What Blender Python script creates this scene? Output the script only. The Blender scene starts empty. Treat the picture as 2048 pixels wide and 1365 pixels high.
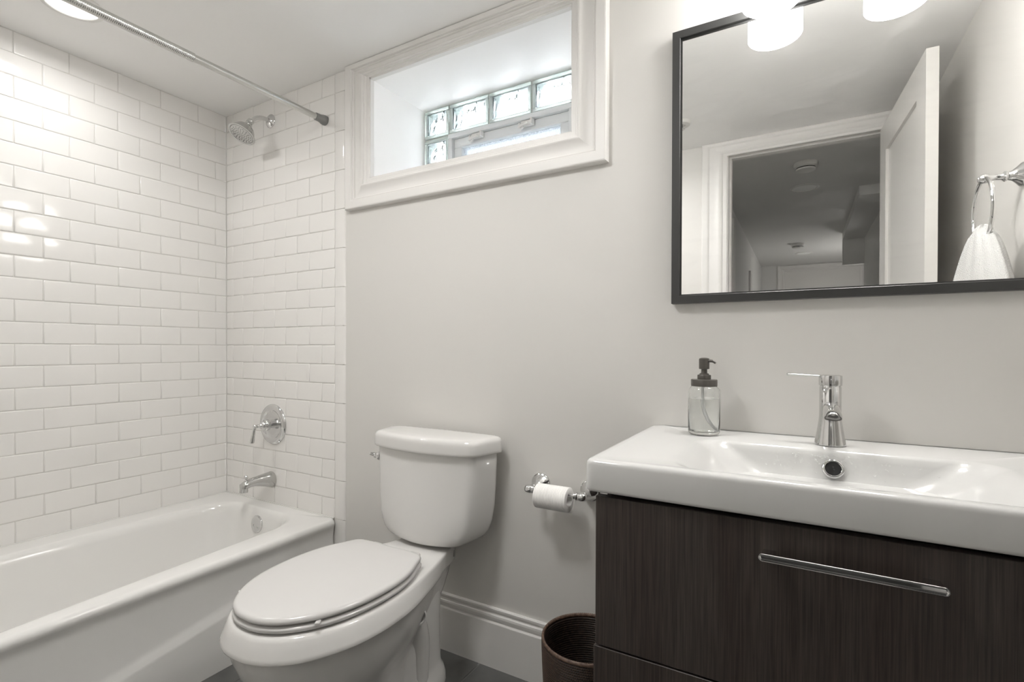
import bpy, bmesh, math, random
from mathutils import Vector, Matrix
from math import sin, cos, pi, radians as rad

random.seed(7)
S = bpy.context.scene
COL = S.collection

# ------------------------------------------------------------------ camera
cam_d = bpy.data.cameras.new('camera')
cam = bpy.data.objects.new('camera', cam_d)
COL.objects.link(cam)
S.camera = cam
yaw, pitch, roll = .5227, -.0070, .0027
r_ = Vector((cos(yaw), sin(yaw), 0)); w_ = Vector((-sin(yaw), cos(yaw), 0)); u_ = Vector((0, 0, 1))
w_, u_ = w_*cos(pitch)+u_*sin(pitch), u_*cos(pitch)-w_*sin(pitch)
r_, u_ = r_*cos(roll)+u_*sin(roll), u_*cos(roll)-r_*sin(roll)
M = Matrix((r_, u_, -w_)).transposed().to_4x4()
M.translation = Vector((2.3717, -1.3955, 1.0469))
cam.matrix_world = M
cam_d.sensor_width = 36
cam_d.lens = 1005.75/2048*36
cam_d.shift_y = (703.48-682.5)/2048
cam_d.clip_start = .01

# ------------------------------------------------------------------ world, exposure
W = bpy.data.worlds.new('world'); S.world = W; W.use_nodes = True
nt = W.node_tree; nt.nodes.clear()
bgn = nt.nodes.new('ShaderNodeBackground'); wo = nt.nodes.new('ShaderNodeOutputWorld')
sky = nt.nodes.new('ShaderNodeTexSky'); sky.sky_type = 'HOSEK_WILKIE'
sky.sun_direction = (0.3, -0.5, 0.8); sky.turbidity = 6; sky.ground_albedo = .4
mixw = nt.nodes.new('ShaderNodeMix'); mixw.data_type = 'RGBA'
mixw.inputs[0].default_value = .8
mixw.inputs[7].default_value = (.97, .985, 1.0, 1)
nt.links.new(sky.outputs[0], mixw.inputs[6])
nt.links.new(mixw.outputs[2], bgn.inputs[0])
bgn.inputs[1].default_value = 45.0
nt.links.new(bgn.outputs[0], wo.inputs[0])

S.view_settings.view_transform = 'Standard'
S.view_settings.look = 'None'
S.view_settings.gamma = 1
S.view_settings.exposure = 0.38
S.view_settings.use_curve_mapping = False
S.cycles.use_denoising = True
S.cycles.denoising_prefilter = 'ACCURATE'
S.cycles.max_bounces = 14
S.cycles.diffuse_bounces = 8
S.cycles.glossy_bounces = 6
S.cycles.transmission_bounces = 10
S.cycles.transparent_max_bounces = 12
S.cycles.sample_clamp_indirect = 40

LAMP_W = dict(recessed=2.6, middle=5.6, dome=17, shade=14, bulb=1.4)  # middle and dome power the added ceiling fill light

# ------------------------------------------------------------------ materials
def mat(name, color=(.8, .8, .8), rough=.5, metal=0, **kw):
    m = bpy.data.materials.new(name); m.use_nodes = True
    b = m.node_tree.nodes['Principled BSDF']
    b.inputs['Base Color'].default_value = (*color, 1)
    b.inputs['Roughness'].default_value = rough
    b.inputs['Metallic'].default_value = metal
    for k, v in kw.items():
        b.inputs[k].default_value = v
    return m
def nodes(m): return m.node_tree.nodes, m.node_tree.links, m.node_tree.nodes['Principled BSDF']
def bump(m, scale=200, strength=.1, dist=.001, detail=3, vec=None, stretch=None):
    N, L, b = nodes(m)
    tc = N.new('ShaderNodeTexCoord'); no = N.new('ShaderNodeTexNoise')
    no.inputs['Scale'].default_value = scale; no.inputs['Detail'].default_value = detail
    src = tc.outputs['Object']
    if stretch:
        mp = N.new('ShaderNodeMapping'); mp.inputs['Scale'].default_value = stretch
        L.new(src, mp.inputs[0]); src = mp.outputs[0]
    L.new(src, no.inputs['Vector'])
    bp = N.new('ShaderNodeBump'); bp.inputs['Strength'].default_value = strength; bp.inputs['Distance'].default_value = dist
    L.new(no.outputs[0], bp.inputs['Height']); L.new(bp.outputs[0], b.inputs['Normal'])
    return no
def tint(m, c1, c2, scale=5, stretch=None, detail=4, lo=.3, hi=.7):
    N, L, b = nodes(m)
    tc = N.new('ShaderNodeTexCoord'); no = N.new('ShaderNodeTexNoise')
    no.inputs['Scale'].default_value = scale; no.inputs['Detail'].default_value = detail
    src = tc.outputs['Object']
    if stretch:
        mp = N.new('ShaderNodeMapping'); mp.inputs['Scale'].default_value = stretch
        L.new(src, mp.inputs[0]); src = mp.outputs[0]
    L.new(src, no.inputs['Vector'])
    cr = N.new('ShaderNodeValToRGB')
    cr.color_ramp.elements[0].position = lo; cr.color_ramp.elements[0].color = (*c1, 1)
    cr.color_ramp.elements[1].position = hi; cr.color_ramp.elements[1].color = (*c2, 1)
    L.new(no.outputs[0], cr.inputs[0]); L.new(cr.outputs[0], b.inputs['Base Color'])

m_paint = mat('wall paint', (.66, .645, .62), .55); bump(m_paint, 260, .08, .0003)
m_ceil = mat('ceiling paint', (.88, .875, .865), .6); bump(m_ceil, 200, .08, .0006)
m_trim = mat('white trim paint', (.75, .735, .715), .45)
m_well = mat('window well paint', (.92, .91, .90), .5)
m_tile = mat('white glazed tile', (.80, .785, .765), .09); bump(m_tile, 9, .05, .0025, 1)
m_grout = mat('grout', (.66, .645, .62), .8)
m_caulk = mat('caulk', (.6, .58, .55), .6)
m_bead = mat('white caulk', (.74, .73, .71), .5)
m_tub = mat('tub enamel', (.77, .762, .745), .12); bump(m_tub, 6, .04, .002, 1)
m_cer = mat('toilet porcelain', (.68, .67, .655), .07)
m_seat = mat('toilet seat plastic', (.60, .59, .58), .16)
m_sink = mat('sink ceramic', (.61, .61, .60), .13)
m_chrome = mat('polished chrome', (.70, .70, .70), .05, 1)
m_satin = mat('satin chrome', (.58, .58, .57), .16, 1); bump(m_satin, 120, .12, .0006, 2)
m_steel = mat('galvanised rod', (.62, .62, .60), .27, 1)
m_rubber = mat('grey rubber', (.16, .16, .155), .5)
m_grip = mat('pale grey rubber cap', (.235, .235, .23), .45)
m_dark = mat('dark void', (.01, .01, .01), .7)
m_black = mat('black mirror frame', (.035, .035, .034), .38); bump(m_black, 60, .1, .0008, 3, stretch=(1, 1, 14))
m_pump = mat('bronze plastic pump', (.075, .068, .06), .35)
m_floor = mat('slate floor tile', (.12, .12, .115), .5); bump(m_floor, 30, .2, .002, 5)
tint(m_floor, (.085, .085, .082), (.15, .15, .145), 6)
m_fgrout = mat('floor grout', (.22, .215, .205), .9)
m_paper = mat('toilet paper', (.84, .83, .81), .9); bump(m_paper, 900, .3, .0006)
m_towel = mat('terry towel', (.58, .58, .57), .95); bump(m_towel, 420, .9, .004, 2)
m_vinyl = mat('vinyl window frame', (.74, .76, .77), .35)
m_plast = mat('white plastic', (.74, .73, .71), .4)
m_door = mat('door paint', (.74, .725, .70), .35)
m_hall = mat('hall wall paint', (.70, .695, .68), .6)
m_hceil = mat('hall ceiling paint', (.74, .735, .72), .65)
m_lampoff = mat('lamp lens unlit', (.95, .95, .94), .5)

# dark wood veneer with fine vertical grain
m_wood = mat('dark oak veneer', (.05, .04, .034), .42)
def wood(m):
    N, L, b = nodes(m)
    tc = N.new('ShaderNodeTexCoord')
    mp = N.new('ShaderNodeMapping'); mp.inputs['Scale'].default_value = (150, 150, 3.2)
    n1 = N.new('ShaderNodeTexNoise'); n1.inputs['Scale'].default_value = 3; n1.inputs['Detail'].default_value = 6; n1.inputs['Distortion'].default_value = .25
    mp2 = N.new('ShaderNodeMapping'); mp2.inputs['Scale'].default_value = (6, 6, .8)
    n2 = N.new('ShaderNodeTexNoise'); n2.inputs['Scale'].default_value = 3
    L.new(tc.outputs['Object'], mp.inputs[0]); L.new(mp.outputs[0], n1.inputs['Vector'])
    L.new(tc.outputs['Object'], mp2.inputs[0]); L.new(mp2.outputs[0], n2.inputs['Vector'])
    cr = N.new('ShaderNodeValToRGB')
    cr.color_ramp.elements[0].position = .30; cr.color_ramp.elements[0].color = (.027, .021, .018, 1)
    cr.color_ramp.elements[1].position = .72; cr.color_ramp.elements[1].color = (.074, .060, .052, 1)
    cr2 = N.new('ShaderNodeValToRGB')
    cr2.color_ramp.elements[0].position = .35; cr2.color_ramp.elements[0].color = (.78, .70, .68, 1)
    cr2.color_ramp.elements[1].position = .65; cr2.color_ramp.elements[1].color = (1, 1, 1, 1)
    mx = N.new('ShaderNodeMix'); mx.data_type = 'RGBA'; mx.blend_type = 'MULTIPLY'; mx.inputs[0].default_value = 1
    L.new(n1.outputs[0], cr.inputs[0]); L.new(n2.outputs[0], cr2.inputs[0])
    L.new(cr.outputs[0], mx.inputs[6]); L.new(cr2.outputs[0], mx.inputs[7]); L.new(mx.outputs[2], b.inputs['Base Color'])
    bp = N.new('ShaderNodeBump'); bp.inputs['Strength'].default_value = .25; bp.inputs['Distance'].default_value = .0008
    L.new(n1.outputs[0], bp.inputs['Height']); L.new(bp.outputs[0], b.inputs['Normal'])
wood(m_wood)

m_basket = mat('dark woven rattan', (.05, .03, .02), .42)
tint(m_basket, (.014, .008, .006), (.050, .029, .021), 120, lo=.4, hi=.7)
m_stitch = mat('rattan stitch', (.13, .085, .065), .35)
m_brim = mat('rattan rim', (.14, .085, .06), .42); tint(m_brim, (.06, .035, .025), (.20, .13, .095), 150)

# mirror: silvered glass with faint wiped streaks
m_mirror = bpy.data.materials.new('mirror glass'); m_mirror.use_nodes = True
N, L, b = nodes(m_mirror)
b.inputs['Metallic'].default_value = 1; b.inputs['Roughness'].default_value = 0
b.inputs['Base Color'].default_value = (.97, .972, .965, 1)
df = N.new('ShaderNodeBsdfDiffuse'); df.inputs[0].default_value = (.8, .8, .78, 1)
tc = N.new('ShaderNodeTexCoord'); mp = N.new('ShaderNodeMapping'); mp.inputs['Scale'].default_value = (1.2, 1, 5); mp.inputs['Rotation'].default_value = (0, .25, 0)
no = N.new('ShaderNodeTexNoise'); no.inputs['Scale'].default_value = 5; no.inputs['Detail'].default_value = 5; no.inputs['Distortion'].default_value = 1.4
mr = N.new('ShaderNodeMapRange'); mr.inputs[1].default_value = .48; mr.inputs[2].default_value = .8; mr.inputs[3].default_value = .008; mr.inputs[4].default_value = .05
vo = N.new('ShaderNodeTexVoronoi'); vo.inputs['Scale'].default_value = 55
mr2 = N.new('ShaderNodeMapRange'); mr2.inputs[1].default_value = .03; mr2.inputs[2].default_value = .07; mr2.inputs[3].default_value = .05; mr2.inputs[4].default_value = 0
ad = N.new('ShaderNodeMath'); ad.operation = 'ADD'; ad.use_clamp = True
ms = N.new('ShaderNodeMixShader')
L.new(tc.outputs['Object'], mp.inputs[0]); L.new(mp.outputs[0], no.inputs['Vector']); L.new(no.outputs[0], mr.inputs[0])
L.new(tc.outputs['Object'], vo.inputs['Vector']); L.new(vo.outputs[0], mr2.inputs[0])
L.new(mr.outputs[0], ad.inputs[0]); L.new(mr2.outputs[0], ad.inputs[1])
L.new(ad.outputs[0], ms.inputs[0]); L.new(b.outputs[0], ms.inputs[1]); L.new(df.outputs[0], ms.inputs[2])
L.new(ms.outputs[0], N['Material Output'].inputs[0])

def emit(name, color, strength):
    m = bpy.data.materials.new(name); m.use_nodes = True
    n = m.node_tree; n.nodes.clear()
    e = n.nodes.new('ShaderNodeEmission'); o = n.nodes.new('ShaderNodeOutputMaterial')
    e.inputs[0].default_value = (*color, 1); e.inputs[1].default_value = strength
    n.links.new(e.outputs[0], o.inputs[0]); return m
m_shade = emit('lit frosted glass shade', (1, .985, .955), LAMP_W['shade'])
m_bulb = emit('lit bulb', (1, .97, .93), LAMP_W['shade']*1.2)
m_fill_dome = emit('added fill light glow', (1, .99, .968), LAMP_W['dome'])  # glow of the added fill light over the floor
m_lens = emit('lit downlight lens', (1, .98, .95), 3)

def glass(name, color=(1, 1, 1), rough=0, ior=1.45):
    m = mat(name, color, rough); b = m.node_tree.nodes['Principled BSDF']
    b.inputs['Transmission Weight'].default_value = 1; b.inputs['IOR'].default_value = ior
    return m
m_glass = glass('clear bottle glass', (.97, .98, .975), 0, 1.45)
m_liquid = glass('clear liquid soap', (.96, .965, .955), 0, 1.34)
m_straw = mat('milky dip tube', (.9, .9, .89), .3)
m_gbrim = mat('glass block body', (.60, .66, .645), .12, 0, **{'Transmission Weight': .25, 'IOR': 1.3})
m_gbface = bpy.data.materials.new('wavy glass block face'); m_gbface.use_nodes = True
def wavy(m):
    N, L, b = nodes(m)
    N.remove(b)
    tc = N.new('ShaderNodeTexCoord')
    n1 = N.new('ShaderNodeTexNoise'); n1.inputs['Scale'].default_value = 9; n1.inputs['Detail'].default_value = 2.5; n1.inputs['Distortion'].default_value = 2.6
    mp = N.new('ShaderNodeMapping'); mp.inputs['Scale'].default_value = (1.5, 1.5, .9); mp.inputs['Rotation'].default_value = (0, .7, 0)
    L.new(tc.outputs['Object'], mp.inputs[0]); L.new(mp.outputs[0], n1.inputs['Vector'])
    bp = N.new('ShaderNodeBump'); bp.inputs['Strength'].default_value = 1; bp.inputs['Distance'].default_value = .014
    L.new(n1.outputs[0], bp.inputs['Height'])
    rf = N.new('ShaderNodeBsdfRefraction'); rf.inputs['IOR'].default_value = 1.35; rf.inputs['Roughness'].default_value = .02; rf.inputs[0].default_value = (.69, .695, .70, 1)
    gl = N.new('ShaderNodeBsdfGlossy'); gl.inputs['Roughness'].default_value = .03; gl.inputs[0].default_value = (.9, .95, .95, 1)
    fr = N.new('ShaderNodeFresnel'); fr.inputs[0].default_value = 1.45
    L.new(bp.outputs[0], rf.inputs['Normal']); L.new(bp.outputs[0], gl.inputs['Normal']); L.new(bp.outputs[0], fr.inputs['Normal'])
    mx = N.new('ShaderNodeMixShader'); L.new(fr.outputs[0], mx.inputs[0]); L.new(rf.outputs[0], mx.inputs[1]); L.new(gl.outputs[0], mx.inputs[2])
    L.new(mx.outputs[0], N['Material Output'].inputs[0])
wavy(m_gbface)
m_pane = bpy.data.materials.new('obscure window glass'); m_pane.use_nodes = True
N, L, b = nodes(m_pane)
N.remove(b)
tr = N.new('ShaderNodeBsdfTranslucent'); tr.inputs[0].default_value = (.18, .188, .195, 1)
gl = N.new('ShaderNodeBsdfGlossy'); gl.inputs[1].default_value = .25
tp = N.new('ShaderNodeBsdfTransparent'); tp.inputs[0].default_value = (.148, .156, .163, 1)
vo = N.new('ShaderNodeTexVoronoi'); vo.inputs['Scale'].default_value = 150
tc = N.new('ShaderNodeTexCoord'); L.new(tc.outputs['Object'], vo.inputs['Vector'])
mr = N.new('ShaderNodeMapRange'); mr.inputs[1].default_value = .1; mr.inputs[2].default_value = .7; mr.inputs[3].default_value = .35; mr.inputs[4].default_value = .75
m1 = N.new('ShaderNodeMixShader'); m2 = N.new('ShaderNodeMixShader'); m2.inputs[0].default_value = .06
L.new(vo.outputs[0], mr.inputs[0]); L.new(mr.outputs[0], m1.inputs[0])
L.new(tr.outputs[0], m1.inputs[1]); L.new(tp.outputs[0], m1.inputs[2])
L.new(m1.outputs[0], m2.inputs[1]); L.new(gl.outputs[0], m2.inputs[2]); L.new(m2.outputs[0], N['Material Output'].inputs[0])

# ------------------------------------------------------------------ mesh helpers
def quad_ring(bm, a, b_, mi=0):
    n = len(a)
    for i in range(n):
        f = bm.faces.new((a[i], a[(i+1) % n], b_[(i+1) % n], b_[i])); f.material_index = mi
def loft(bm, rings, cap0=True, cap1=True, mi=0):
    rs = [[bm.verts.new(p) for p in r] for r in rings]
    for a, b_ in zip(rs, rs[1:]): quad_ring(bm, a, b_, mi)
    if cap0: bm.faces.new(list(reversed(rs[0]))).material_index = mi
    if cap1: bm.faces.new(rs[-1]).material_index = mi
    return rs
def rrect(x0, x1, y0, y1, r, z, k=8):
    r = min(r, (x1-x0)/2-1e-5, (y1-y0)/2-1e-5)
    pts = []
    for cx, cy, a0 in ((x1-r, y0+r, -pi/2), (x1-r, y1-r, 0), (x0+r, y1-r, pi/2), (x0+r, y0+r, pi)):
        for i in range(k+1):
            a = a0+pi/2*i/k
            pts.append((cx+r*cos(a), cy+r*sin(a), z))
    return pts
def box(bm, x0, x1, y0, y1, z0, z1, bev=0, seg=2, mi=0):
    if bev <= 0:
        v = [bm.verts.new(p) for p in ((x0, y0, z0), (x1, y0, z0), (x1, y1, z0), (x0, y1, z0), (x0, y0, z1), (x1, y0, z1), (x1, y1, z1), (x0, y1, z1))]
        for f in ((3, 2, 1, 0), (4, 5, 6, 7), (0, 1, 5, 4), (1, 2, 6, 5), (2, 3, 7, 6), (3, 0, 4, 7)):
            bm.faces.new([v[i] for i in f]).material_index = mi
        return
    rings = []
    for i in range(seg+1):
        a = pi/2*i/seg; o = bev*(1-sin(a)); rings.append((o, z0+bev*(1-cos(a))))
    R = [(o, z) for o, z in rings]
    T = [(o, z1-(z-z0)) for o, z in reversed(rings)]
    L_ = []
    for o, z in R+T:
        L_.append(rrect(x0+o, x1-o, y0+o, y1-o, max(bev-o, 1e-4)+1e-4, z, seg))
    loft(bm, L_, mi=mi)
def frame_to(axis):
    a = Vector(axis).normalized()
    up = Vector((0, 0, 1)) if abs(a.z) < .95 else Vector((1, 0, 0))
    x = up.cross(a).normalized(); y = a.cross(x)
    return x, y, a
def lathe(bm, prof, center, axis=(0, 0, 1), n=40, cap0=True, cap1=True, mi=0, sx=1, sy=1):
    x, y, a = frame_to(axis); c = Vector(center)
    rings = [[c+a*h+(x*cos(2*pi*i/n)*sx+y*sin(2*pi*i/n)*sy)*max(r, 1e-5) for i in range(n)] for r, h in prof]
    loft(bm, rings, cap0, cap1, mi)
def tube(bm, path, rads, n=16, cap=True, mi=0, flat=None):
    P = [Vector(p) for p in path]
    if not isinstance(rads, (list, tuple)): rads = [rads]*len(P)
    T = [(P[min(i+1, len(P)-1)]-P[max(i-1, 0)]).normalized() for i in range(len(P))]
    x, y, a = frame_to(T[0]); rings = []
    for i, p in enumerate(P):
        t = T[i]; x = (x-t*x.dot(t)).normalized(); y = t.cross(x)
        rx, ry = (rads[i], rads[i]) if not isinstance(rads[i], tuple) else rads[i]
        rings.append([p+x*cos(2*pi*k/n)*rx+y*sin(2*pi*k/n)*ry for k in range(n)])
    loft(bm, rings, cap, cap, mi)
def torus(bm, c, axis, R, r, n=48, m=14, mi=0):
    x, y, a = frame_to(axis); c = Vector(c)
    rs = []
    for i in range(n):
        d = x*cos(2*pi*i/n)+y*sin(2*pi*i/n)
        rs.append([bm.verts.new(c+d*(R+r*cos(2*pi*k/m))+a*r*sin(2*pi*k/m)) for k in range(m)])
    for i in range(n):
        quad_ring(bm, rs[i], rs[(i+1) % n], mi)
def ball(bm, c, r, n=20, mi=0, s=(1, 1, 1)):
    rings = []
    for i in range(1, n//2):
        t = pi*i/(n//2)
        rings.append([(c[0]+r*sin(t)*cos(2*pi*k/n)*s[0], c[1]+r*sin(t)*sin(2*pi*k/n)*s[1], c[2]-r*cos(t)*s[2]) for k in range(n)])
    rs = [[bm.verts.new(p) for p in q] for q in rings]
    for a, b_ in zip(rs, rs[1:]): quad_ring(bm, a, b_, mi)
    v0 = bm.verts.new((c[0], c[1], c[2]-r*s[2])); v1 = bm.verts.new((c[0], c[1], c[2]+r*s[2]))
    for i in range(n):
        bm.faces.new((v0, rs[0][(i+1) % n], rs[0][i])).material_index = mi
        bm.faces.new((v1, rs[-1][i], rs[-1][(i+1) % n])).material_index = mi
def spline(pts, n=12, closed=False):
    P = [Vector(p) for p in pts]; out = []
    m = len(P)
    for i in range(m if closed else m-1):
        g = lambda k: P[k % m] if closed else P[max(0, min(m-1, k))]
        p0, p1, p2, p3 = g(i-1), g(i), g(i+1), g(i+2)
        for j in range(n):
            t = j/n
            out.append(.5*((2*p1)+(p2-p0)*t+(2*p0-5*p1+4*p2-p3)*t*t+(3*p1-p0-3*p2+p3)*t**3))
    if not closed: out.append(P[-1])
    return out
def resample(P, n):
    L_ = [0]
    for a, b_ in zip(P, P[1:]): L_.append(L_[-1]+(b_-a).length)
    out = []; k = 0
    for i in range(n):
        s = L_[-1]*i/(n-1)
        while k < len(L_)-2 and L_[k+1] < s: k += 1
        t = (s-L_[k])/max(1e-9, L_[k+1]-L_[k]); out.append(P[k].lerp(P[k+1], min(1, max(0, t))))
    return out

def wloc(p):
    v = Vector((0, 0, 0))
    while p is not None: v += p.location; p = p.parent
    return v
def finish(name, bm, mats, parent=None, smooth=True, angle=35, normals=True, loc=None):
    if normals: bmesh.ops.recalc_face_normals(bm, faces=bm.faces)
    for f in bm.faces: f.smooth = smooth
    if smooth:
        ca = rad(angle)
        for e in bm.edges:
            if len(e.link_faces) == 2 and e.calc_face_angle(0) > ca: e.smooth = False
    me = bpy.data.meshes.new(name)
    base = wloc(parent)
    if loc is not None:
        base = base + (Vector(loc)-base)
    bmesh.ops.translate(bm, verts=bm.verts, vec=-base)
    bm.to_mesh(me); bm.free()
    for m in (mats if isinstance(mats, (list, tuple)) else [mats]): me.materials.append(m)
    o = bpy.data.objects.new(name, me); COL.objects.link(o)
    if parent is not None: o.parent = parent
    elif loc is not None: o.location = loc
    return o
def struct(o): o['kind'] = 'structure'; return o
def tag(o, label, cat, group=None):
    o['label'] = label; o['category'] = cat
    if group: o['group'] = group
    return o
def thing(name, label, cat, loc, group=None):
    o = bpy.data.objects.new(name, None); COL.objects.link(o); o.location = loc
    o.empty_display_size = .05
    return tag(o, label, cat, group)
NB = bmesh.new

# ------------------------------------------------------------------ room constants
CZ = 2.142            # ceiling
YD = -1.51            # wall with the door
XR = 2.855            # right wall
TZ = .3588            # tub rim
PW, PH = .154, .0775  # tile pitch
YP = .006             # painted back wall plane
CX0, CX1, CZ0, CZ1 = .937, 1.772, 1.695, 2.0765   # window opening
YW = .32              # glass plane of the window

# floor: slate tiles
bm = NB()
box(bm, 0, XR, YD-.14, .006, -.05, -.003, mi=1)
tw, th = .305, .61
gx0 = 1.452
ix = -6
for ix in range(-6, 6):
    for iy in range(-4, 3):
        x0 = gx0+ix*tw; y0 = -.50+iy*th+(th/2 if ix % 2 else 0)
        a, b1, c, d = max(x0+.002, .70), min(x0+tw-.002, XR), max(y0+.002, YD-.14), min(y0+th-.002, .004)
        if b1-a > .01 and d-c > .01: box(bm, a, b1, c, d, -.01, 0, .0012, 1)
struct(finish('floor', bm, [m_floor, m_fgrout]))
# ceiling
bm = NB(); box(bm, -.02, XR+.02, YD-.13, .02, CZ, CZ+.05); struct(finish('ceiling', bm, m_ceil, smooth=False))

# tiles
def tile(bm, fix, u0, u1, z0, z1, t=.008):
    """fix 'x': face at x=0 spanning y=-u; 'y': face at y=0 spanning x=u"""
    bvl = .0022
    tu, tz = random.gauss(0, .0022), random.gauss(0, .0022)
    dp = random.gauss(0, .00012)
    rings = []
    for o, d in ((0, -t), (0, -bvl), (bvl*.25, -bvl*.45), (bvl*.8, -bvl*.08), (bvl*1.9, 0)):
        pts = []
        for uu, zz in ((u0+o, z0+o), (u1-o, z0+o), (u1-o, z1-o), (u0+o, z1-o)):
            dd = d + dp + ((uu-(u0+u1)/2)*tu+(zz-(z0+z1)/2)*tz if d > -t else 0)
            pts.append((dd, -uu, zz) if fix == 'x' else (uu, -dd, zz))
        rings.append(pts)
    loft(bm, rings, cap0=False)
G = .0011
def tile_rows(bm, fix, ua, ub, offA, offB):
    for k in range(23):
        z0, z1 = TZ+k*PH+G, min(TZ+(k+1)*PH-G, CZ-.001)
        off = offA if k % 2 == 0 else offB
        js = [ua]+[off+i*PW for i in range(-1, 14) if ua+.006 < off+i*PW < ub-.006]+[ub]
        for a, b_ in zip(js, js[1:]): tile(bm, fix, a+G, b_-G, z0, z1)
# left wall
bm = NB(); box(bm, -.06, -.0022, YD-.01, .05, 0, CZ, mi=1)
tile_rows(bm, 'x', .001, -YD, .128, .0506)
struct(finish('wall_left', bm, [m_tile, m_grout], angle=50))
# back wall with the window hole and deep reveal
bm = NB()
def wallrect(x0, x1, z0, z1): box(bm, x0, x1, YP, YP+.05, z0, z1)
wallrect(.76, CX0-.03, 0, CZ); wallrect(CX1+.03, XR, 0, CZ); wallrect(CX0-.03, CX1+.03, 0, CZ0-.03); wallrect(CX0-.03, CX1+.03, CZ1+.03, CZ)
wb = struct(finish('wall_back', bm, m_paint, smooth=False))
bm = NB(); box(bm, 0, .79, .0022, .05, 0, CZ, mi=1)
tile_rows(bm, 'y', .001, .7455, .0532, .0532+PW/2)
finish('tile_panel', bm, [m_tile, m_grout], wb, angle=50)
# bullnose column of tile
for k in range(-3, 12):
    z0, z1 = TZ+k*2*PH+G, min(TZ+(k+1)*2*PH-G, CZ-.001)
    z0 = max(z0, 0)
    bm = NB(); x0, x1 = .7455+G, .8042
    prof = [(x0, .006), (x0, .0018), (x0+.0008, .0006), (x0+.002, 0), (x1-.010, 0), (x1-.006, .0006), (x1-.003, .0022), (x1-.001, .0046), (x1, .0075)]
    loft(bm, [[(x, y, z) for x, y in prof] for z in (z0, z1)], True, True)
    finish('bullnose_tile', bm, m_tile, wb, angle=50)
# window reveal (deep plaster well)
bm = NB(); t = .03
y0, y1 = YP+.001, YW+.10
box(bm, CX0-t, CX0, y0, y1, CZ0-t, CZ1+t); box(bm, CX1, CX1+t, y0, y1, CZ0-t, CZ1+t)
box(bm, CX0, CX1, y0, y1, CZ1, CZ1+t); box(bm, CX0, CX1, y0, y1, CZ0-t, CZ0)
finish('window_reveal', bm, m_well, wb, smooth=False)
# right wall, door wall
bm = NB(); box(bm, XR, XR+.05, YD-.12, YP+.05, 0, CZ); struct(finish('wall_right', bm, m_paint, smooth=False))
DX0, DX1, DZ = 2.030, 2.728, 2.075
bm = NB(); yb = YD-.115
for a in ((-.06, DX0-.018, 0, CZ), (DX1+.018, XR+.05, 0, CZ), (DX0-.018, DX1+.018, DZ+.018, CZ)):
    box(bm, a[0], a[1], yb, YD, a[2], a[3])
wf = struct(finish('wall_front', bm, m_paint, smooth=False))

# casing profile extruded along mitred rectangle
def casing(bm, rect, wid, prof, plane_y, out=-1, sides='lrtb', topw=None):
    """rect = opening x0,x1,z0,z1 ; prof = [(u,d)] u 0 inner..1 outer, d stand-off"""
    x0, x1, z0, z1 = rect
    wl, wr, wt, wbm = wid
    def corner(cx, cz, sx, sz, wx, wz):
        return [(cx+sx*u*wx, plane_y+out*d, cz+sz*u*wz) for u, d in prof]
    BL = corner(x0, z0, -1, -1, wl, wbm); BR = corner(x1, z0, 1, -1, wr, wbm)
    TR = corner(x1, z1, 1, 1, wr, wt); TL = corner(x0, z1, -1, 1, wl, wt)
    seq = {'b': (BL, BR), 'r': (BR, TR), 't': (TR, TL), 'l': (TL, BL)}
    for s in sides:
        A, B = seq[s]
        va = [bm.verts.new(p) for p in A]; vb = [bm.verts.new(p) for p in B]
        for i in range(len(va)-1): bm.faces.new((va[i], vb[i], vb[i+1], va[i+1]))
CP = [(0, -.004), (0, .006), (.012, .0075), (.115, .0075), (.130, .0095), (.142, .0140), (.152, .0150), (.190, .0150), (.196, .0175), (.215, .0205), (.245, .0215), (.275, .0205),
      (.34, .0160), (.43, .0125), (.52, .0110), (.60, .0115), (.612, .0120), (.618, .0160), (.635, .0185), (.66, .0190), (.690, .0180), (.697, .0205), (.705, .0240), (.725, .0250), (.945, .0250), (.975, .0240), (.992, .0215), (1, .0180), (1, -.004)]
bm = NB(); casing(bm, (CX0, CX1, CZ0, CZ1), (.116, .114, .0645, .112), CP, YP)
tr1 = struct(finish('trim_1', bm, m_trim, angle=13, normals=True))
# inner liner between casing and reveal
bm = NB()
e = .012
box(bm, CX0, CX0+.006, YP-.006, YP+.012, CZ0, CZ1); box(bm, CX1-.002, CX1, YP-.006, YP+.012, CZ0, CZ1)
box(bm, CX0, CX1, YP-.006, YP+.012, CZ0, CZ0+.002); box(bm, CX0, CX1, YP-.006, YP+.012, CZ1-.006, CZ1)
finish('jamb_liner', bm, m_trim, tr1, smooth=False)

# baseboards
BP = [(.0, -.001), (.0, .0150), (.1445, .0150), (.1465, .0145), (.1480, .0120), (.1500, .0095), (.1520, .0100), (.158, .0125), (.166, .0138), (.1725, .0130), (.1745, .0100), (.1760, .0060), (.1785, .0055), (.1800, .0085), (.1850, .0105), (.1915, .0108), (.194, .0085), (.194, -.001)]
def base_run(bm, p0, p1, n):
    a = [bm.verts.new((p0[0]+n[0]*d, p0[1]+n[1]*d, z)) for z, d in BP]
    b_ = [bm.verts.new((p1[0]+n[0]*d, p1[1]+n[1]*d, z)) for z, d in BP]
    for i in range(len(a)-1): bm.faces.new((a[i], b_[i], b_[i+1], a[i+1]))
    bm.faces.new(a); bm.faces.new(b_)
bm = NB(); base_run(bm, (.806, YP), (XR, YP), (0, -1)); struct(finish('baseboard_back', bm, m_trim, angle=13))
bm = NB(); base_run(bm, (XR, YP-.015), (XR, YD), (-1, 0)); struct(finish('baseboard_right', bm, m_trim, angle=13))
bm = NB(); base_run(bm, (.77, YD), (DX0-.14, YD), (0, 1)); struct(finish('baseboard_front', bm, m_trim, angle=13))

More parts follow.
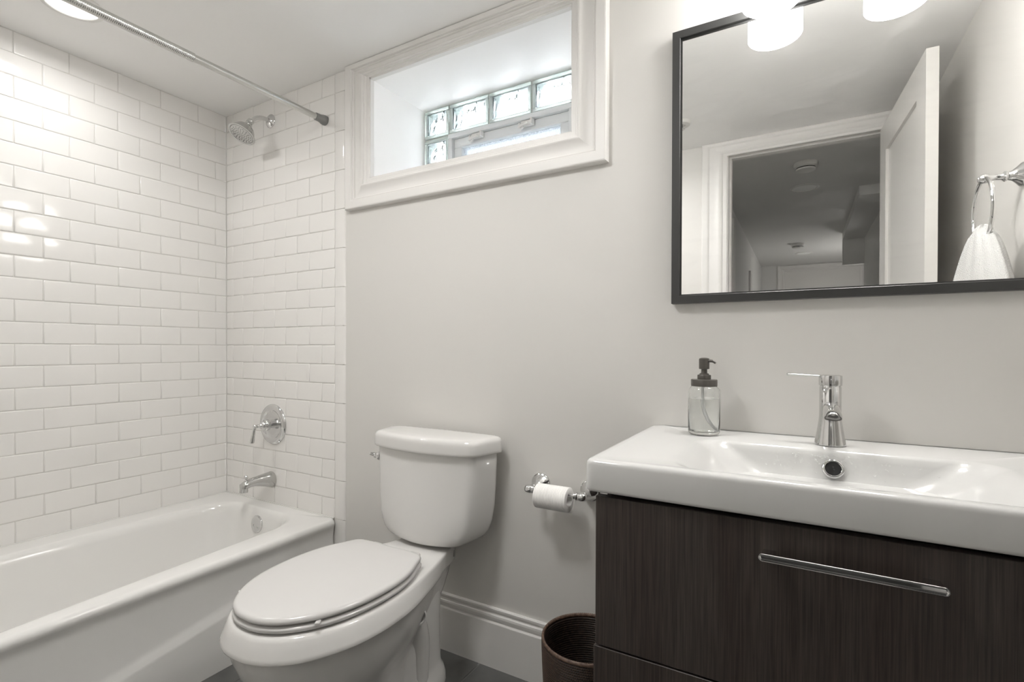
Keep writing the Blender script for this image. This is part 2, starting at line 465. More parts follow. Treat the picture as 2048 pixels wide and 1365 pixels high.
# ------------------------------------------------------------------ window: vinyl sash window in glass block
FX0, FX1, FZ1 = 1.070, 1.642, 1.950
bm = NB()
def ringframe(bm, x0, x1, z0, z1, w, ya, yb_, bev=.002):
    for a in ((x0, x1, z1-w, z1), (x0, x1, z0, z0+w)): box(bm, a[0], a[1], ya, yb_, a[2], a[3], bev, 1)
    for a in ((x0, x0+w, z0+w, z1-w), (x1-w, x1, z0+w, z1-w)): box(bm, a[0], a[1], ya, yb_, a[2], a[3], bev, 1)
ringframe(bm, FX0, FX1, CZ0, FZ1, .020, YW-.004, YW+.07)
win = struct(finish('window_1', bm, m_vinyl, smooth=True, angle=30))
bm = NB(); ringframe(bm, FX0+.020, FX1-.020, CZ0+.02, FZ1-.020, .040, YW+.012, YW+.055, .003); finish('sash', bm, m_vinyl, win, angle=30)
bm = NB(); box(bm, FX0+.058, FX1-.058, YW+.030, YW+.034, CZ0+.055, FZ1-.058); finish('pane', bm, m_pane, win, smooth=False)
for cx in (1.215, 1.447):
    bm = NB()
    box(bm, cx-.028, cx+.028, YW-.002, YW+.012, FZ1-.045, FZ1-.022, .002, 1)
    box(bm, cx-.030, cx-.022, YW-.018, YW+.004, FZ1-.052, FZ1-.034, .0015, 1)
    box(bm, cx+.022, cx+.030, YW-.018, YW+.004, FZ1-.046, FZ1-.022, .0015, 1)
    tube(bm, [(cx-.03, YW-.014, FZ1-.050), (cx-.012, YW-.02, FZ1-.046), (cx+.012, YW-.016, FZ1-.040)], [(.004, .006)]*3, 8)
    tube(bm, [(cx-.022, YW-.014, FZ1-.062), (cx-.004, YW-.02, FZ1-.054)], .0035, 8)
    finish('latch', bm, m_plast, win)
def glass_block(x0, x1, z0, z1, label):
    cx, cz = (x0+x1)/2, (z0+z1)/2
    t = thing('glass_block', label, 'glass block', (cx, YW, z0), 'glass blocks around the basement window')
    g = .0025; x0 += g; x1 -= g; z0 += g; z1 -= g
    bm = NB(); w = .014
    for a in ((x0, x1, z1-w, z1), (x0, x1, z0, z0+w)): box(bm, a[0], a[1], YW, YW+.075, a[2], a[3], .004, 2)
    for a in ((x0, x0+w, z0+w, z1-w), (x1-w, x1, z0+w, z1-w)): box(bm, a[0], a[1], YW, YW+.075, a[2], a[3], .004, 2)
    finish('block_rim', bm, m_gbrim, t, angle=40)
    for ya in (YW+.006, YW+.062):
        bm = NB(); box(bm, x0+w, x1-w, ya, ya+.007, z0+w, z1-w)
        finish('block_face', bm, m_gbface, t, smooth=False)
xs = [CX0, FX0+.002, 1.271, 1.466, 1.662, CX1]
lb = ['narrow glass block in the top left corner of the window', 'wavy glass block above the left end of the vinyl sash', 'wavy glass block above the sash middle, second full block from the left',
      'wavy glass block above the right sash latch', 'narrow glass block in the top right corner behind the casing']
for i in range(5): glass_block(xs[i], xs[i+1], FZ1, CZ1, lb[i])
glass_block(CX0, FX0, 1.822, FZ1, 'narrow glass block at the left of the sash, second one down')
glass_block(CX0, FX0, CZ0, 1.822, 'narrow glass block at the left of the sash, lowest, behind the casing')
bm = NB(); box(bm, FX1, CX1, YW, YW+.075, CZ0, FZ1); finish('jamb_filler', bm, m_vinyl, win, smooth=False)
bm = NB()
for x in xs[1:-1]: box(bm, x-.0026, x+.0026, YW+.008, YW+.06, FZ1, CZ1)
box(bm, CX0, CX1, YW+.008, YW+.06, FZ1-.0026, FZ1+.0026); box(bm, CX0, FX0, YW+.008, YW+.06, 1.8194, 1.8246)
finish('block_mortar', bm, m_caulk, win, smooth=False)

# ------------------------------------------------------------------ bathtub
tub = thing('bathtub', 'white enamelled alcove bathtub against the tiled walls', 'bathtub', (.38, -.75, 0))
bm = NB()
def trect(x1, z, x0=.0015, y0=YD+.002, y1=-.0015, r=.006, zf=None):
    p = rrect(x0, x1, y0, y1, r, z, 10)
    # split long edges so the front apron crease can bend
    out = []
    n = len(p)
    for i in range(n):
        a, b_ = Vector(p[i]), Vector(p[(i+1) % n]); out.append(a)
        if i % 11 == 10:
            for k in range(1, 12): out.append(a.lerp(b_, k/12))
    if zf: out = [Vector((q.x, q.y, zf(q))) for q in out]
    return out
cre = lambda dz: (lambda q: dz + .142 + .155*(max(-1.0, q.y)+.67))
rings = [trect(.7505, 0), trect(.7525, .05), trect(.7535, 0, zf=cre(-.012)), trect(.7525, 0, zf=cre(-.003)), trect(.7445, 0, zf=cre(.012)),
         trect(.7420, 0, zf=cre(.03)), trect(.7430, .294), trect(.7465, .316), trect(.7530, .328, r=.012), trect(.7565, .338, r=.015), trect(.7565, .343, r=.016), trect(.754, .351, r=.018), trect(.748, .3567, r=.02), trect(.740, TZ, r=.022)]
def basin(inx, iny0, iny1, z, r, inx0=None):
    x0 = .108+(inx if inx0 is None else inx0); x1 = .665-inx
    p = trect(x1, z, x0, -1.43+iny0, -.066-iny1, r)
    out = []
    for q in p:
        k = max(0, min(1, (q.x-.36)/.30)); out.append(Vector((q.x+k*(.078*(-q.y)-.036)+ (-.02*(1-k)*max(0, -q.y-.2) if q.x < .3 else 0), q.y, q.z)))
    return out
rings += [basin(-.006, -.006, -.006, TZ, .13), basin(.002, .002, .002, TZ-.0012, .13), basin(.010, .010, .008, TZ-.006, .13), basin(.018, .02, .014, TZ-.016, .13), basin(.024, .03, .019, TZ-.034, .13),
          basin(.034, .07, .026, .26, .13), basin(.052, .15, .045, .15, .13), basin(.075, .22, .065, .095, .14), basin(.11, .28, .10, .068, .14), basin(.17, .36, .16, .058, .10)]
loft(bm, rings, cap0=True, cap1=True)
finish('tub_shell', bm, m_tub, tub, angle=60)
bm = NB()
box(bm, .0, .0045, YD+.004, -.0005, TZ-.002, TZ+.0035, .001, 1); box(bm, .0045, .742, -.0045, .0, TZ-.002, TZ+.0035, .001, 1)
finish('caulk_bead', bm, m_bead, tub)
bm = NB()
ov = Vector((.372, -.0895, .296)); ax = Vector((0, -1, .10))
lathe(bm, [(.036, -.004), (.036, .002), (.034, .0045), (.028, .006), (.010, .0068), (.002, .0068)], ov, ax, 40)
ovp = finish('overflow_plate', bm, m_chrome, tub)
for dx, dz in ((-.013, -.006), (.015, -.010)):
    bm = NB(); lathe(bm, [(.0045, 0), (.004, .0022), (.0015, .0026)], ov+Vector((dx, -.0065, dz)), ax, 14); finish('screw', bm, m_satin, ovp)
bm = NB(); lathe(bm, [(.03, 0), (.028, .004), (.01, .005)], (.372, -.30, .058), (0, 0, 1), 28); finish('drain_cover', bm, m_chrome, tub)

# ------------------------------------------------------------------ tub spout, valve, shower head
sp = thing('tub_spout', 'chrome tub spout with pull-up diverter above the tub rim', 'faucet', (.345, 0, .46))
bm = NB()
c0 = Vector((.345, 0, .4635))
rings = []
prof = [(0, .4635, .031, .034), (-.004, .4635, .032, .036), (-.03, .467, .028, .030), (-.06, .470, .0245, .024), (-.085, .4715, .0215, .0195), (-.105, .470, .0205, .0185), (-.122, .4655, .0200, .0190)]
for y, z, rx, rz in prof:
    rings.append([(.345+rx*cos(a)*(1 if sin(a) > 0 else 1.0), y, z+rz*sin(a)) for a in [2*pi*i/32 for i in range(32)]])
for y, z, rx, ry, tl in ((-.133, .461, .0195, .016, 45), (-.130, .449, .0190, .015, 80), (-.131, .437, .0185, .0155, 90)):
    a0 = rad(tl)
    rings.append([(.345+rx*cos(a), y+ry*sin(a)*-sin(a0), z+ry*sin(a)*cos(a0)) for a in [2*pi*i/32 for i in range(32)]])
loft(bm, rings)
finish('spout_body', bm, m_satin, sp, angle=60)
bm = NB(); lathe(bm, [(.0035, -.006), (.0035, .008), (.006, .009), (.0075, .012), (.0085, .016), (.0075, .021), (.004, .0245), (.001, .0255)], (.345, -.121, .482), (0, 0, 1), 20)
finish('diverter_knob', bm, m_chrome, sp)

va = thing('shower_valve', 'round chrome shower valve with a small lever, on the tile', 'faucet', (.356, 0, .708))
bm = NB(); vc = (.356, 0, .708)
lathe(bm, [(.088, .0), (.089, .003), (.0875, .0065), (.082, .011), (.075, .0135), (.069, .0135), (.064, .0105), (.060, .0075), (.058, .0062), (.03, .0066), (.024, .0066)], vc, (0, -1, 0), 64)
finish('escutcheon', bm, m_chrome, va, angle=50)
bm = NB(); lathe(bm, [(.0165, .004), (.0165, .022), (.0195, .023), (.0195, .026), (.0235, .028), (.0245, .032), (.024, .036), (.0255, .038), (.0255, .041), (.023, .044), (.0205, .048), (.018, .055), (.013, .061), (.008, .064), (.007, .070), (.008, .073), (.0075, .077), (.006, .080), (.0085, .084), (.0100, .088), (.0085, .093), (.004, .0965), (.0005, .097)], vc, (0, -1, 0), 36)
finish('hub', bm, m_chrome, va, angle=50)
bm = NB(); hx, hy = .353, -.088
tube(bm, [(hx, hy, .706), (hx-.002, hy-.001, .692), (hx-.006, hy-.002, .672), (hx-.011, hy-.003, .650), (hx-.013, hy-.003, .640), (hx-.014, hy-.003, .636)], [.0085, .0060, .0065, .0095, .0100, .006], 16)
finish('lever', bm, m_chrome, va)

sh = thing('showerhead', 'chrome bell shower head on a curved arm, high on tile', 'shower head', (.338, 0, 2.043))
bm = NB(); lathe(bm, [(.029, 0), (.030, .003), (.028, .006), (.020, .011), (.013, .014), (.011, .0145)], (.338, 0, 2.0435), (0, -1, 0), 40); finish('wall_flange', bm, m_chrome, sh)
bm = NB(); pth = spline([(.338, .0, 2.0435), (.338, -.025, 2.0440), (.338, -.050, 2.0400), (.338, -.072, 2.0285), (.338, -.088, 2.0130), (.338, -.098, 2.0020)], 6)
tube(bm, pth, .0092, 18); finish('arm', bm, m_chrome, sh)
bm = NB(); jc = Vector((.338, -.097, 2.003)); ax = Vector((0, -.50, -.866)).normalized()
lathe(bm, [(.0105, -.010), (.0135, -.008), (.0135, .002), (.0115, .004), (.0115, .010), (.0150, .013), (.0160, .018), (.0140, .022), (.019, .026), (.027, .032), (.035, .040), (.0405, .049), (.0445, .058), (.0465, .066),
           (.0530, .071), (.0550, .0745), (.0545, .0765), (.0500, .0775), (.0470, .0760), (.0465, .0740)], jc, ax, 56, True, False)
finish('bell', bm, m_satin, sh, angle=50)
bm = NB(); lathe(bm, [(.0468, .0735), (.0455, .0760), (.042, .0775), (.0005, .079)], jc, ax, 48, False, True)
fp = finish('spray_face', bm, m_satin, sh)
x_, y_, a_ = frame_to(ax)
bm = NB()
for R, n in ((.006, 5), (.014, 10), (.0225, 14), (.031, 18), (.038, 16)):
    for i in range(n):
        t = 2*pi*(i+.3*R*100)/n; c = jc+a_*(.0776)+x_*R*cos(t)+y_*R*sin(t)
        lathe(bm, [(.0012, 0), (.0011, .0022), (.0004, .0026)], c, ax, 7)
finish('spray_nozzles', bm, m_rubber, fp)['kind'] = 'stuff'

# ------------------------------------------------------------------ shower rod
rod = thing('shower_curtain_rod', 'ribbed metal tension rod spanning above the tub', 'curtain rod', (.69, 0, 1.968))
bm = NB(); lathe(bm, [(.0115, .03), (.0115, .53)], (.69, 0, 1.968), (0, -1, 0), 28); finish('inner_tube', bm, m_steel, rod)
bm = NB(); pr = [(.0125, .51)]
k = .512
while k < 1.46:
    pr += [(.0139, k), (.0139, k+.0026), (.0134, k+.0032), (.0134, k+.0038)]; k += .0045
pr += [(.0135, 1.475)]
lathe(bm, pr, (.69, 0, 1.968), (0, -1, 0), 28); finish('outer_tube', bm, m_steel, rod, angle=60)
for s in (0, 1):
    bm = NB(); pr = [(.0195, .0), (.0200, .006), (.0190, .014), (.0165, .022), (.0150, .030), (.0148, .046), (.0140, .048), (.0120, .048)]
    lathe(bm, pr, (.69, 0 if not s else YD, 1.968), (0, -1 if not s else 1, 0), 28); finish('rubber_cap', bm, m_grip, rod)

# ------------------------------------------------------------------ toilet
XC = 1.317
toi = thing('toilet', 'white two-piece toilet between the bathtub and vanity', 'toilet', (XC, -.38, 0))
def outline(ctrl, z, n=48, sub=8):
    """ctrl: (w, y) right half from back centre to front tip"""
    P = resample(spline([(w, y, 0) for w, y in ctrl], sub), n)
    R = [(XC+p.x, p.y, z) for p in P]
    L_ = [(XC-p.x, p.y, z) for p in P[1:-1]]
    return R+list(reversed(L_))
SEAT = [(0, -.284), (.06, -.282), (.110, -.286), (.130, -.300), (.143, -.330), (.163, -.375), (.175, -.425), (.179, -.480), (.176, -.535), (.165, -.590), (.147, -.636), (.120, -.677), (.084, -.712), (.045, -.731), (.018, -.7365), (0, -.7370)]
def off(ctrl, d, c=(0, -.50)):
    out = []
    for w, y in ctrl:
        v = Vector((w-c[0], y-c[1])); l = v.length; v = v*(1-d/l) if l else v
        out.append((max(0, v.x+c[0]) if w else 0, v.y+c[1]))
    return out
# seat lid
bm = NB(); LZ = .462
rings = [outline(off(SEAT, .010), LZ-.0165)]+[outline(off(SEAT, d), z) for d, z in ((.004, LZ-.0162), (.001, LZ-.0145), (0, LZ-.0115), (.0008, LZ-.0075), (.0035, LZ-.0040), (.008, LZ-.0018), (.016, LZ-.0008), (.05, LZ), (.10, LZ+.0006))]
loft(bm, rings); finish('seat_lid', bm, m_seat, toi, angle=60)
# seat ring
SZ0, SZ1 = .4275, .4412
bm = NB()
S2 = [(w*1.012, y-.001 if y < -.6 else y) for w, y in SEAT]
rings = [outline(off(S2, d), z) for d, z in ((.012, SZ0), (.004, SZ0+.0005), (.0005, SZ0+.004), (0, SZ0+.009), (.0012, SZ1-.003), (.006, SZ1), (.02, SZ1+.0005))]
loft(bm, rings); finish('seat_ring', bm, m_seat, toi, angle=60)
for cx, cy in ((.1315, -.652), (-.1315, -.652)):
    bm = NB(); box(bm, -.005, .005, -.0145, .0145, SZ1-.001, LZ-.0158, .001, 1)
    bmesh.ops.transform(bm, matrix=Matrix.Translation((XC+cx*1.03, cy+.002, 0)) @ Matrix.Rotation(math.copysign(rad(-33.5), cx), 4, 'Z'), verts=bm.verts)
    finish('bumper', bm, m_seat, toi)
for cx in (-.075, .075):
    bm = NB(); box(bm, XC+cx-.018, XC+cx+.018, -.288, -.255, .412, .446, .006, 3); finish('hinge', bm, m_seat, toi)
# bowl (one vitreous china body)
RIM = [(0, -.055), (.05, -.055), (.076, -.062), (.092, -.095), (.108, -.160), (.128, -.215), (.150, -.280), (.168, -.340), (.180, -.405), (.186, -.470), (.184, -.530), (.174, -.590), (.155, -.642), (.126, -.688), (.086, -.722), (.045, -.740), (.018, -.7445), (0, -.7450)]
FL = [(0, -.055), (.05, -.055), (.074, -.062), (.090, -.095), (.108, -.165), (.134, -.220), (.160, -.285), (.181, -.345), (.196, -.405), (.203, -.470), (.202, -.535), (.190, -.598), (.167, -.653), (.136, -.702), (.093, -.738), (.049, -.757), (.020, -.762), (0, -.7625)]
def mixc(A, B, t): return [(a[0]*(1-t)+b_[0]*t, a[1]*(1-t)+b_[1]*t) for a, b_ in zip(A, B)]
bm = NB()
RZ = .4240
rings = [outline(off(RIM, .06), RZ), outline(off(RIM, .012), RZ), outline(off(RIM, .005), RZ-.001), outline(off(RIM, .001), RZ-.004), outline(mixc(RIM, FL, .15), RZ-.009), outline(mixc(RIM, FL, .5), RZ-.024), outline(mixc(RIM, FL, .85), RZ-.038),
         outline(FL, RZ-.046), outline(off(FL, .001), RZ-.0490), outline(off(FL, .005), RZ-.0515), outline(off(FL, .014), RZ-.0530)]
B1 = [(0, -.068), (.05, -.068), (.068, -.074), (.078, -.105), (.090, -.165), (.112, -.220), (.139, -.285), (.160, -.345), (.174, -.405), (.181, -.470), (.180, -.533), (.169, -.594), (.150, -.647), (.121, -.694), (.081, -.729), (.042, -.746), (.017, -.7505), (0, -.7510)]
def shrink(A, sx, yf, yb, yc=-.36): return [(w*sx, yc+(y-yc)*(yf if y < yc else yb)) for w, y in A]
rings += [outline(B1, RZ-.055), outline(shrink(B1, .975, .98, .96), RZ-.085), outline(shrink(B1, .925, .94, .90), RZ-.125), outline(shrink(B1, .83, .87, .82), RZ-.170), outline(shrink(B1, .71, .77, .74), RZ-.210), outline(shrink(B1, .60, .67, .66), RZ-.250),
          outline(shrink(B1, .52, .60, .6), RZ-.29), outline(shrink(B1, .50, .57, .6), RZ-.345), outline(shrink(B1, .56, .60, .6), RZ-.395)]
rings += [outline(shrink(B1, .60, .62, .6), .002)]
rings = [[(p[0], p[1], p[2]-.012*max(0, min(1, (p[1]+.34)/.16))*min(1, p[2]/.3)) for p in r] for r in rings]
loft(bm, rings)
# rear pedestal
def ell(cx, cy, rx, ry, z, n=48, p=2.6):
    out = []
    for i in range(n):
        a = 2*pi*i/n; c, s = cos(a), sin(a)
        out.append((cx+rx*math.copysign(abs(c)**(2/p), c), cy+ry*math.copysign(abs(s)**(2/p), s), z))
    return out
ped = [(.108, .125, -.222, 0), (.110, .128, -.222, .010), (.108, .126, -.222, .028), (.101, .120, -.220, .046), (.091, .112, -.218, .060), (.086, .112, -.214, .075), (.084, .108, -.212, .12), (.083, .103, -.208, .20), (.082, .098, -.200, .27), (.078, .090, -.190, .32), (.072, .080, -.17, .365)]
loft(bm, [ell(XC, cy, rx, ry, z) for rx, ry, cy, z in ped])
# foot running forward
foot = [(.098, .20, -.40, 0), (.100, .203, -.40, .010), (.097, .200, -.40, .028), (.088, .190, -.40, .045), (.072, .172, -.395, .058), (.050, .14, -.38, .064)]
loft(bm, [ell(XC, cy, rx, ry, z) for rx, ry, cy, z in foot])
# trapway relief on both sides
for s in (-1, 1):
    pth = spline([(XC+s*.030, -.600, .165), (XC+s*.048, -.520, .135), (XC+s*.058, -.440, .150), (XC+s*.064, -.370, .205), (XC+s*.066, -.310, .252), (XC+s*.062, -.260, .235), (XC+s*.058, -.235, .17), (XC+s*.056, -.235, .09), (XC+s*.056, -.24, .03)], 6)
    tube(bm, pth, [(.040, .036)]*len(pth), 20)
    lathe(bm, [(.024, .0), (.024, .014), (.022, .019), (.0175, .020), (.0165, .012)], (XC+s*.090, -.272, .268), (s, -.25, .12), 28)
finish('bowl', bm, m_cer, toi, angle=55)
bm = NB(); lathe(bm, [(.0165, 0), (.0165, .003), (.002, .004)], (XC+.102, -.2755, .2695), (1, -.25, .12), 24)
finish('access_plug', bm, m_rubber, toi)['label'] = 'dark recessed plug in the side of the pedestal'
# tank
def tankring(wb_, wf_, yb, yc, yf, z, rc=.02, n=14, bow=1):
    """plan outline: flat back, straight sides to the front corners, bowed front"""
    pts = []
    # back left -> back right
    half = [(0, yb), (wb_-.012, yb), (wb_-.003, yb-.004), (wb_, yb-.013)]
    side = [(wb_+(wf_-wb_)*t, (yb-.013)+(yc-yb+.013)*t) for t in (.25, .5, .75, .9)]
    fr = []
    for i in range(1, 13):
        t = i/12; w = wf_*(1-t)
        y = yc+(yf-yc)*(1-(w/wf_)**2)
        fr.append((w, y))
    ctrl = half+side+[(wf_*.995, yc-.002)]+fr
    P = [Vector((w, y, 0)) for w, y in ctrl]
    # smooth corners a little
    for _ in range(2):
        P = [P[0]]+[(P[i-1]+P[i]*2+P[i+1])/4 for i in range(1, len(P)-1)]+[P[-1]]
    P = resample(P, 48)
    return [(XC+p.x, p.y, z) for p in P]+[(XC-p.x, p.y, z) for p in reversed(P[1:-1])]
tank = None
bm = NB()
T = [(.445, .150, .120, .05), (.428, .160, .125, .05)]
rows = [ # z, wb, wf, yb, yc, yf
    (.424, .085, .080, -.045, -.120, -.145), (.4245, .110, .104, -.035, -.130, -.160), (.427, .136, .124, -.030, -.137, -.171), (.432, .156, .140, -.027, -.142, -.1765), (.440, .172, .153, -.024, -.1445, -.1790), (.452, .185, .164, -.022, -.146, -.1800),
    (.470, .197, .173, -.020, -.1465, -.1795), (.500, .208, .181, -.020, -.146, -.178), (.550, .216, .188, -.020, -.144, -.175), (.620, .221, .193, -.020, -.142, -.172), (.690, .224, .197, -.020, -.140, -.168), (.718, .225, .198, -.020, -.139, -.167)]
loft(bm, [tankring(wb_, wf_, yb, yc, yf, z) for z, wb_, wf_, yb, yc, yf in rows])
tank = finish('tank', bm, m_cer, toi, angle=60)
bm = NB()
def lr(d, z): return tankring(.2395-d, .2090-d, -.014-d*.3, -.150+d, -.186+d, z)
rings = [lr(.012, .7155), lr(.003, .716), lr(.0005, .719), lr(0, .725), lr(.0003, .748), lr(.0015, .756), lr(.005, .7620), lr(.010, .7650), lr(.02, .7668), lr(.05, .7682), lr(.10, .769)]
loft(bm, rings); finish('tank_lid', bm, m_cer, toi, angle=60)
bm = NB()
lv = Vector((XC-.2030, -.122, .674))
lathe(bm, [(.0145, -.006), (.0150, .001), (.0140, .006), (.0115, .010), (.009, .012), (.009, .020), (.006, .022)], lv, (-1, -.12, 0), 24)
tube(bm, [lv+Vector((-.016, .012, -.001)), lv+Vector((-.018, .002, .002)), lv+Vector((-.022, -.012, .006)), lv+Vector((-.026, -.022, .009))], [(.0035, .008), (.004, .0075), (.0035, .006), (.003, .004)], 12)
finish('flush_lever', bm, m_chrome, tank)
for dx in (.083, -.083):
    bm = NB(); lathe(bm, [(.009, 0), (.009, .02), (.005, .022), (.005, .034)], (XC+dx, -.095, .376), (0, 0, 1), 6); finish('tank_bolt', bm, m_rubber, toi)

# ------------------------------------------------------------------ vanity cabinet and sink
SX0, SX1, SYF, SZT, SZB = 2.0130, 2.8395, -.4970, .836, .7755
SXC = (SX0+SX1)/2
cab = thing('vanity_cabinet', 'dark brown oak veneer wall-hung vanity under the white sink', 'cabinet', (SXC, -.24, .19))
bm = NB(); box(bm, 2.037, 2.053, -.4675, YP-.018, .192, .7535); box(bm, 2.801, 2.817, -.4675, YP-.018, .192, .7535)
box(bm, 2.053, 2.801, -.4675, YP-.018, .192, .208); box(bm, 2.053, 2.801, -.050, YP-.018, .208, .70); box(bm, 2.053, 2.801, -.4675, -.4575, .55, .742); box(bm, 2.040, 2.053, -.44, -.06, .7535, SZB-.0008); box(bm, 2.801, 2.814, -.44, -.06, .7535, SZB-.0008)
finish('carcass', bm, m_wood, cab, smooth=False)
for nm, z0, z1, dx in (('drawer', .4835, .7662, 0), ('drawer', .195, .4800, .0035)):
    bm = NB(); box(bm, 2.0335-dx, 2.8205+dx*.3, -.488, -.469, z0, z1, .0009, 1); d = finish(nm, bm, m_wood, cab)
    zc = z0+.2345 if z0 > .4 else z0+.2345
    bm = NB()
    # shallow dished strip with a raised rim, on two posts
    x0, x1 = 2.3135, 2.5480; yh = -.516
    def hr(dx_, dz, y): 
        pts = []
        rr = .0062-dz
        for i in range(9):
            a = -pi/2+pi*i/8; pts.append((x1-dx_-.0062+rr*cos(a), y, zc+rr*sin(a)))
        for i in range(9):
            a = pi/2+pi*i/8; pts.append((x0+dx_+.0062+rr*cos(a), y, zc+rr*sin(a)))
        return pts
    loft(bm, [hr(.0, .0006, yh+.0065), hr(0, 0, yh+.004), hr(0, 0, yh+.001), hr(0, .0006, yh), hr(0, .0014, yh+.0002), hr(0, .0026, yh+.0024), hr(0, .0040, yh+.0030)])
    hd = finish('handle', bm, m_chrome, d, angle=18)
    for px in (2.329, 2.5325):
        bm = NB(); box(bm, px-.010, px+.010, yh+.006, -.4875, zc-.0045, zc+.0045, .001, 1); finish('handle_post', bm, m_chrome, hd)

sink = thing('sink', 'wide white ceramic vanity-top sink with rectangular basin', 'sink', (SXC, -.25, SZB))
bm = NB()
def sk(d, z, r): return rrect(SX0+d, SX1-d, SYF+d, YP-.001, r, z, 10)
BX0, BX1, BY0, BY1 = 2.157, 2.697, -.465, -.140
rings = [sk(.014, SZB, .012), sk(.003, SZB, .014), sk(.0008, SZB+.002, .016), sk(0, SZB+.006, .017), sk(0, SZT-.010, .017), sk(.0012, SZT-.005, .018), sk(.0045, SZT-.0014, .019), sk(.010, SZT, .022), sk(.020, SZT-.0008, .03)]
for x0, x1, y0, y1, z, r in ((BX0, BX1, BY0, BY1, SZT-.0016, .055), (BX0+.010, BX1-.010, BY0+.004, BY1-.004, SZT-.0034, .055), (BX0+.024, BX1-.024, BY0+.008, BY1-.008, SZT-.009, .056), (BX0+.040, BX1-.040, BY0+.012, BY1-.0115, SZT-.020, .06),
                             (BX0+.062, BX1-.062, BY0+.018, BY1-.017, SZT-.040, .065), (BX0+.088, BX1-.088, BY0+.026, BY1-.026, SZT-.060, .07), (BX0+.118, BX1-.118, BY0+.040, BY1-.045, SZT-.078, .075), (BX0+.155, BX1-.155, BY0+.065, BY1-.075, SZT-.088, .07), (BX0+.21, BX1-.21, BY0+.10, BY1-.11, SZT-.092, .045)):
    rings.append(rrect(x0, x1, y0, y1, r, z, 10))
loft(bm, rings)
finish('sink_body', bm, m_sink, sink, angle=60)
oc = Vector((2.4295, -.1610, .7975)); oa = Vector((0, -.80, .60)).normalized(); oa = Vector((0, -.88, .47)).normalized()
bm = NB(); lathe(bm, [(.0200, -.006), (.0205, .001), (.0196, .0032), (.0165, .0042), (.0148, .0036), (.0142, .0010), (.0142, -.012)], oc, oa, 40, False, False)
orr = finish('overflow_ring', bm, m_chrome, sink, angle=50)
bm = NB(); lathe(bm, [(.0143, .0012), (.0005, .0014)], oc, oa, 28, False, True); finish('overflow_hole', bm, m_dark, orr)
bm = NB(); lathe(bm, [(.030, 0), (.030, .003), (.024, .005), (.010, .0035), (.001, .003)], (SXC, -.315, SZT-.0918), (0, 0, 1), 30); finish('drain', bm, m_chrome, sink)

fa = thing('sink_faucet', 'chrome single-lever faucet standing on the white sink', 'faucet', (2.427, -.083, SZT))
bm = NB(); fx, fy = 2.427, -.083
lathe(bm, [(.0305, 0), (.0305, .002), (.0295, .006), (.0270, .020), (.0245, .036), (.0225, .050), (.0213, .062), (.0210, .075), (.0210, .1265), (.0200, .1275), (.0200, .1295)], (fx, fy, SZT), (0, 0, 1), 48)
fb = finish('faucet_body', bm, m_chrome, fa, angle=50)
bm = NB()
rr = []
for y, z, rx, rz in ((-.095, .9180, .014, .014), (-.112, .9185, .0150, .0140), (-.135, .9180, .0155, .0135), (-.160, .9155, .0160, .0125), (-.182, .9115, .0165, .0115), (-.193, .9085, .0165, .0105), (-.199, .9065, .0150, .009)):
    rr.append([(fx+rx*cos(a), y, z+(rz*sin(a) if sin(a) > 0 else rz*.55*sin(a))) for a in [2*pi*i/28 for i in range(28)]])
loft(bm, rr); finish('spout', bm, m_chrome, fb, angle=60)
bm = NB()
lathe(bm, [(.0205, .1295), (.0222, .1305), (.0225, .1330), (.0225, .1500), (.0218, .1522), (.018, .1535), (.002, .1540)], (fx, fy, SZT), (0, 0, 1), 40)
cap = finish('lever_cap', bm, m_chrome, fa, angle=40)
bm = NB()
tube(bm, [(fx-.012, fy, .9862), (fx-.030, fy-.001, .9872), (fx-.060, fy-.003, .9885), (fx-.075, fy-.004, .9890), (fx-.083, fy-.005, .9892), (fx-.085, fy-.005, .9892)], [(.0075, .0028), (.0070, .0026), (.0070, .0026), (.0085, .0036), (.0080, .0036), (.0055, .002)], 16)
finish('lever', bm, m_chrome, cap)

# water drops around the faucet (uncountable)
bm = NB(); rnd = random.Random(3)
m_water = glass('water', (1, 1, 1), 0, 1.33)
for i in range(90):
    t = rnd.random(); x = 2.427+rnd.gauss(0, .07); zz = SZT-.012-abs(rnd.gauss(0, .018))
    if zz < SZT-.055: continue
    y = -.1505-(SZT-zz-.012)*.45
    r = .0008+rnd.random()*.0012
    ball(bm, (x, y-.0012, zz), r, 8, s=(1, .7, 1.1))
wd = finish('water_droplets', bm, m_water, sink); wd['kind'] = 'stuff'; wd['label'] = 'clear water droplets on the basin wall below the faucet'

# ------------------------------------------------------------------ soap dispenser
sx, sy, z0 = 2.163, -.0815, SZT
so = thing('soap_dispenser', 'clear glass soap dispenser with dark bronze pump on the sink', 'soap dispenser', (sx, sy, z0))
bm = NB()
lathe(bm, [(.0005, .001), (.033, .001), (.0360, .003), (.0372, .0065), (.0373, .1050), (.0366, .1105), (.0335, .1150), (.0305, .1170), (.0300, .1185), (.0300, .1230),
           (.0282, .1230), (.0282, .1185), (.0288, .1165), (.0318, .1140), (.0345, .1100), (.0352, .1050), (.0352, .0105), (.0335, .0080), (.0005, .0075)], (sx, sy, z0), (0, 0, 1), 56, True, True)
finish('bottle', bm, m_glass, so, angle=60)
bm = NB(); lathe(bm, [(.0005, .0078), (.0330, .0083), (.03500, .0108), (.03500, .0880), (.0005, .0880)], (sx, sy, z0), (0, 0, 1), 56); finish('liquid', bm, m_liquid, so, angle=40)
bm = NB(); lathe(bm, [(.0300, .1180), (.0308, .1190), (.0310, .1330), (.0302, .1345), (.0165, .1348), (.0160, .1350), (.0160, .1445), (.0150, .1460), (.0115, .1466), (.0108, .1490), (.0080, .1500), (.0072, .1520), (.0070, .1600)], (sx, sy, z0), (0, 0, 1), 44)
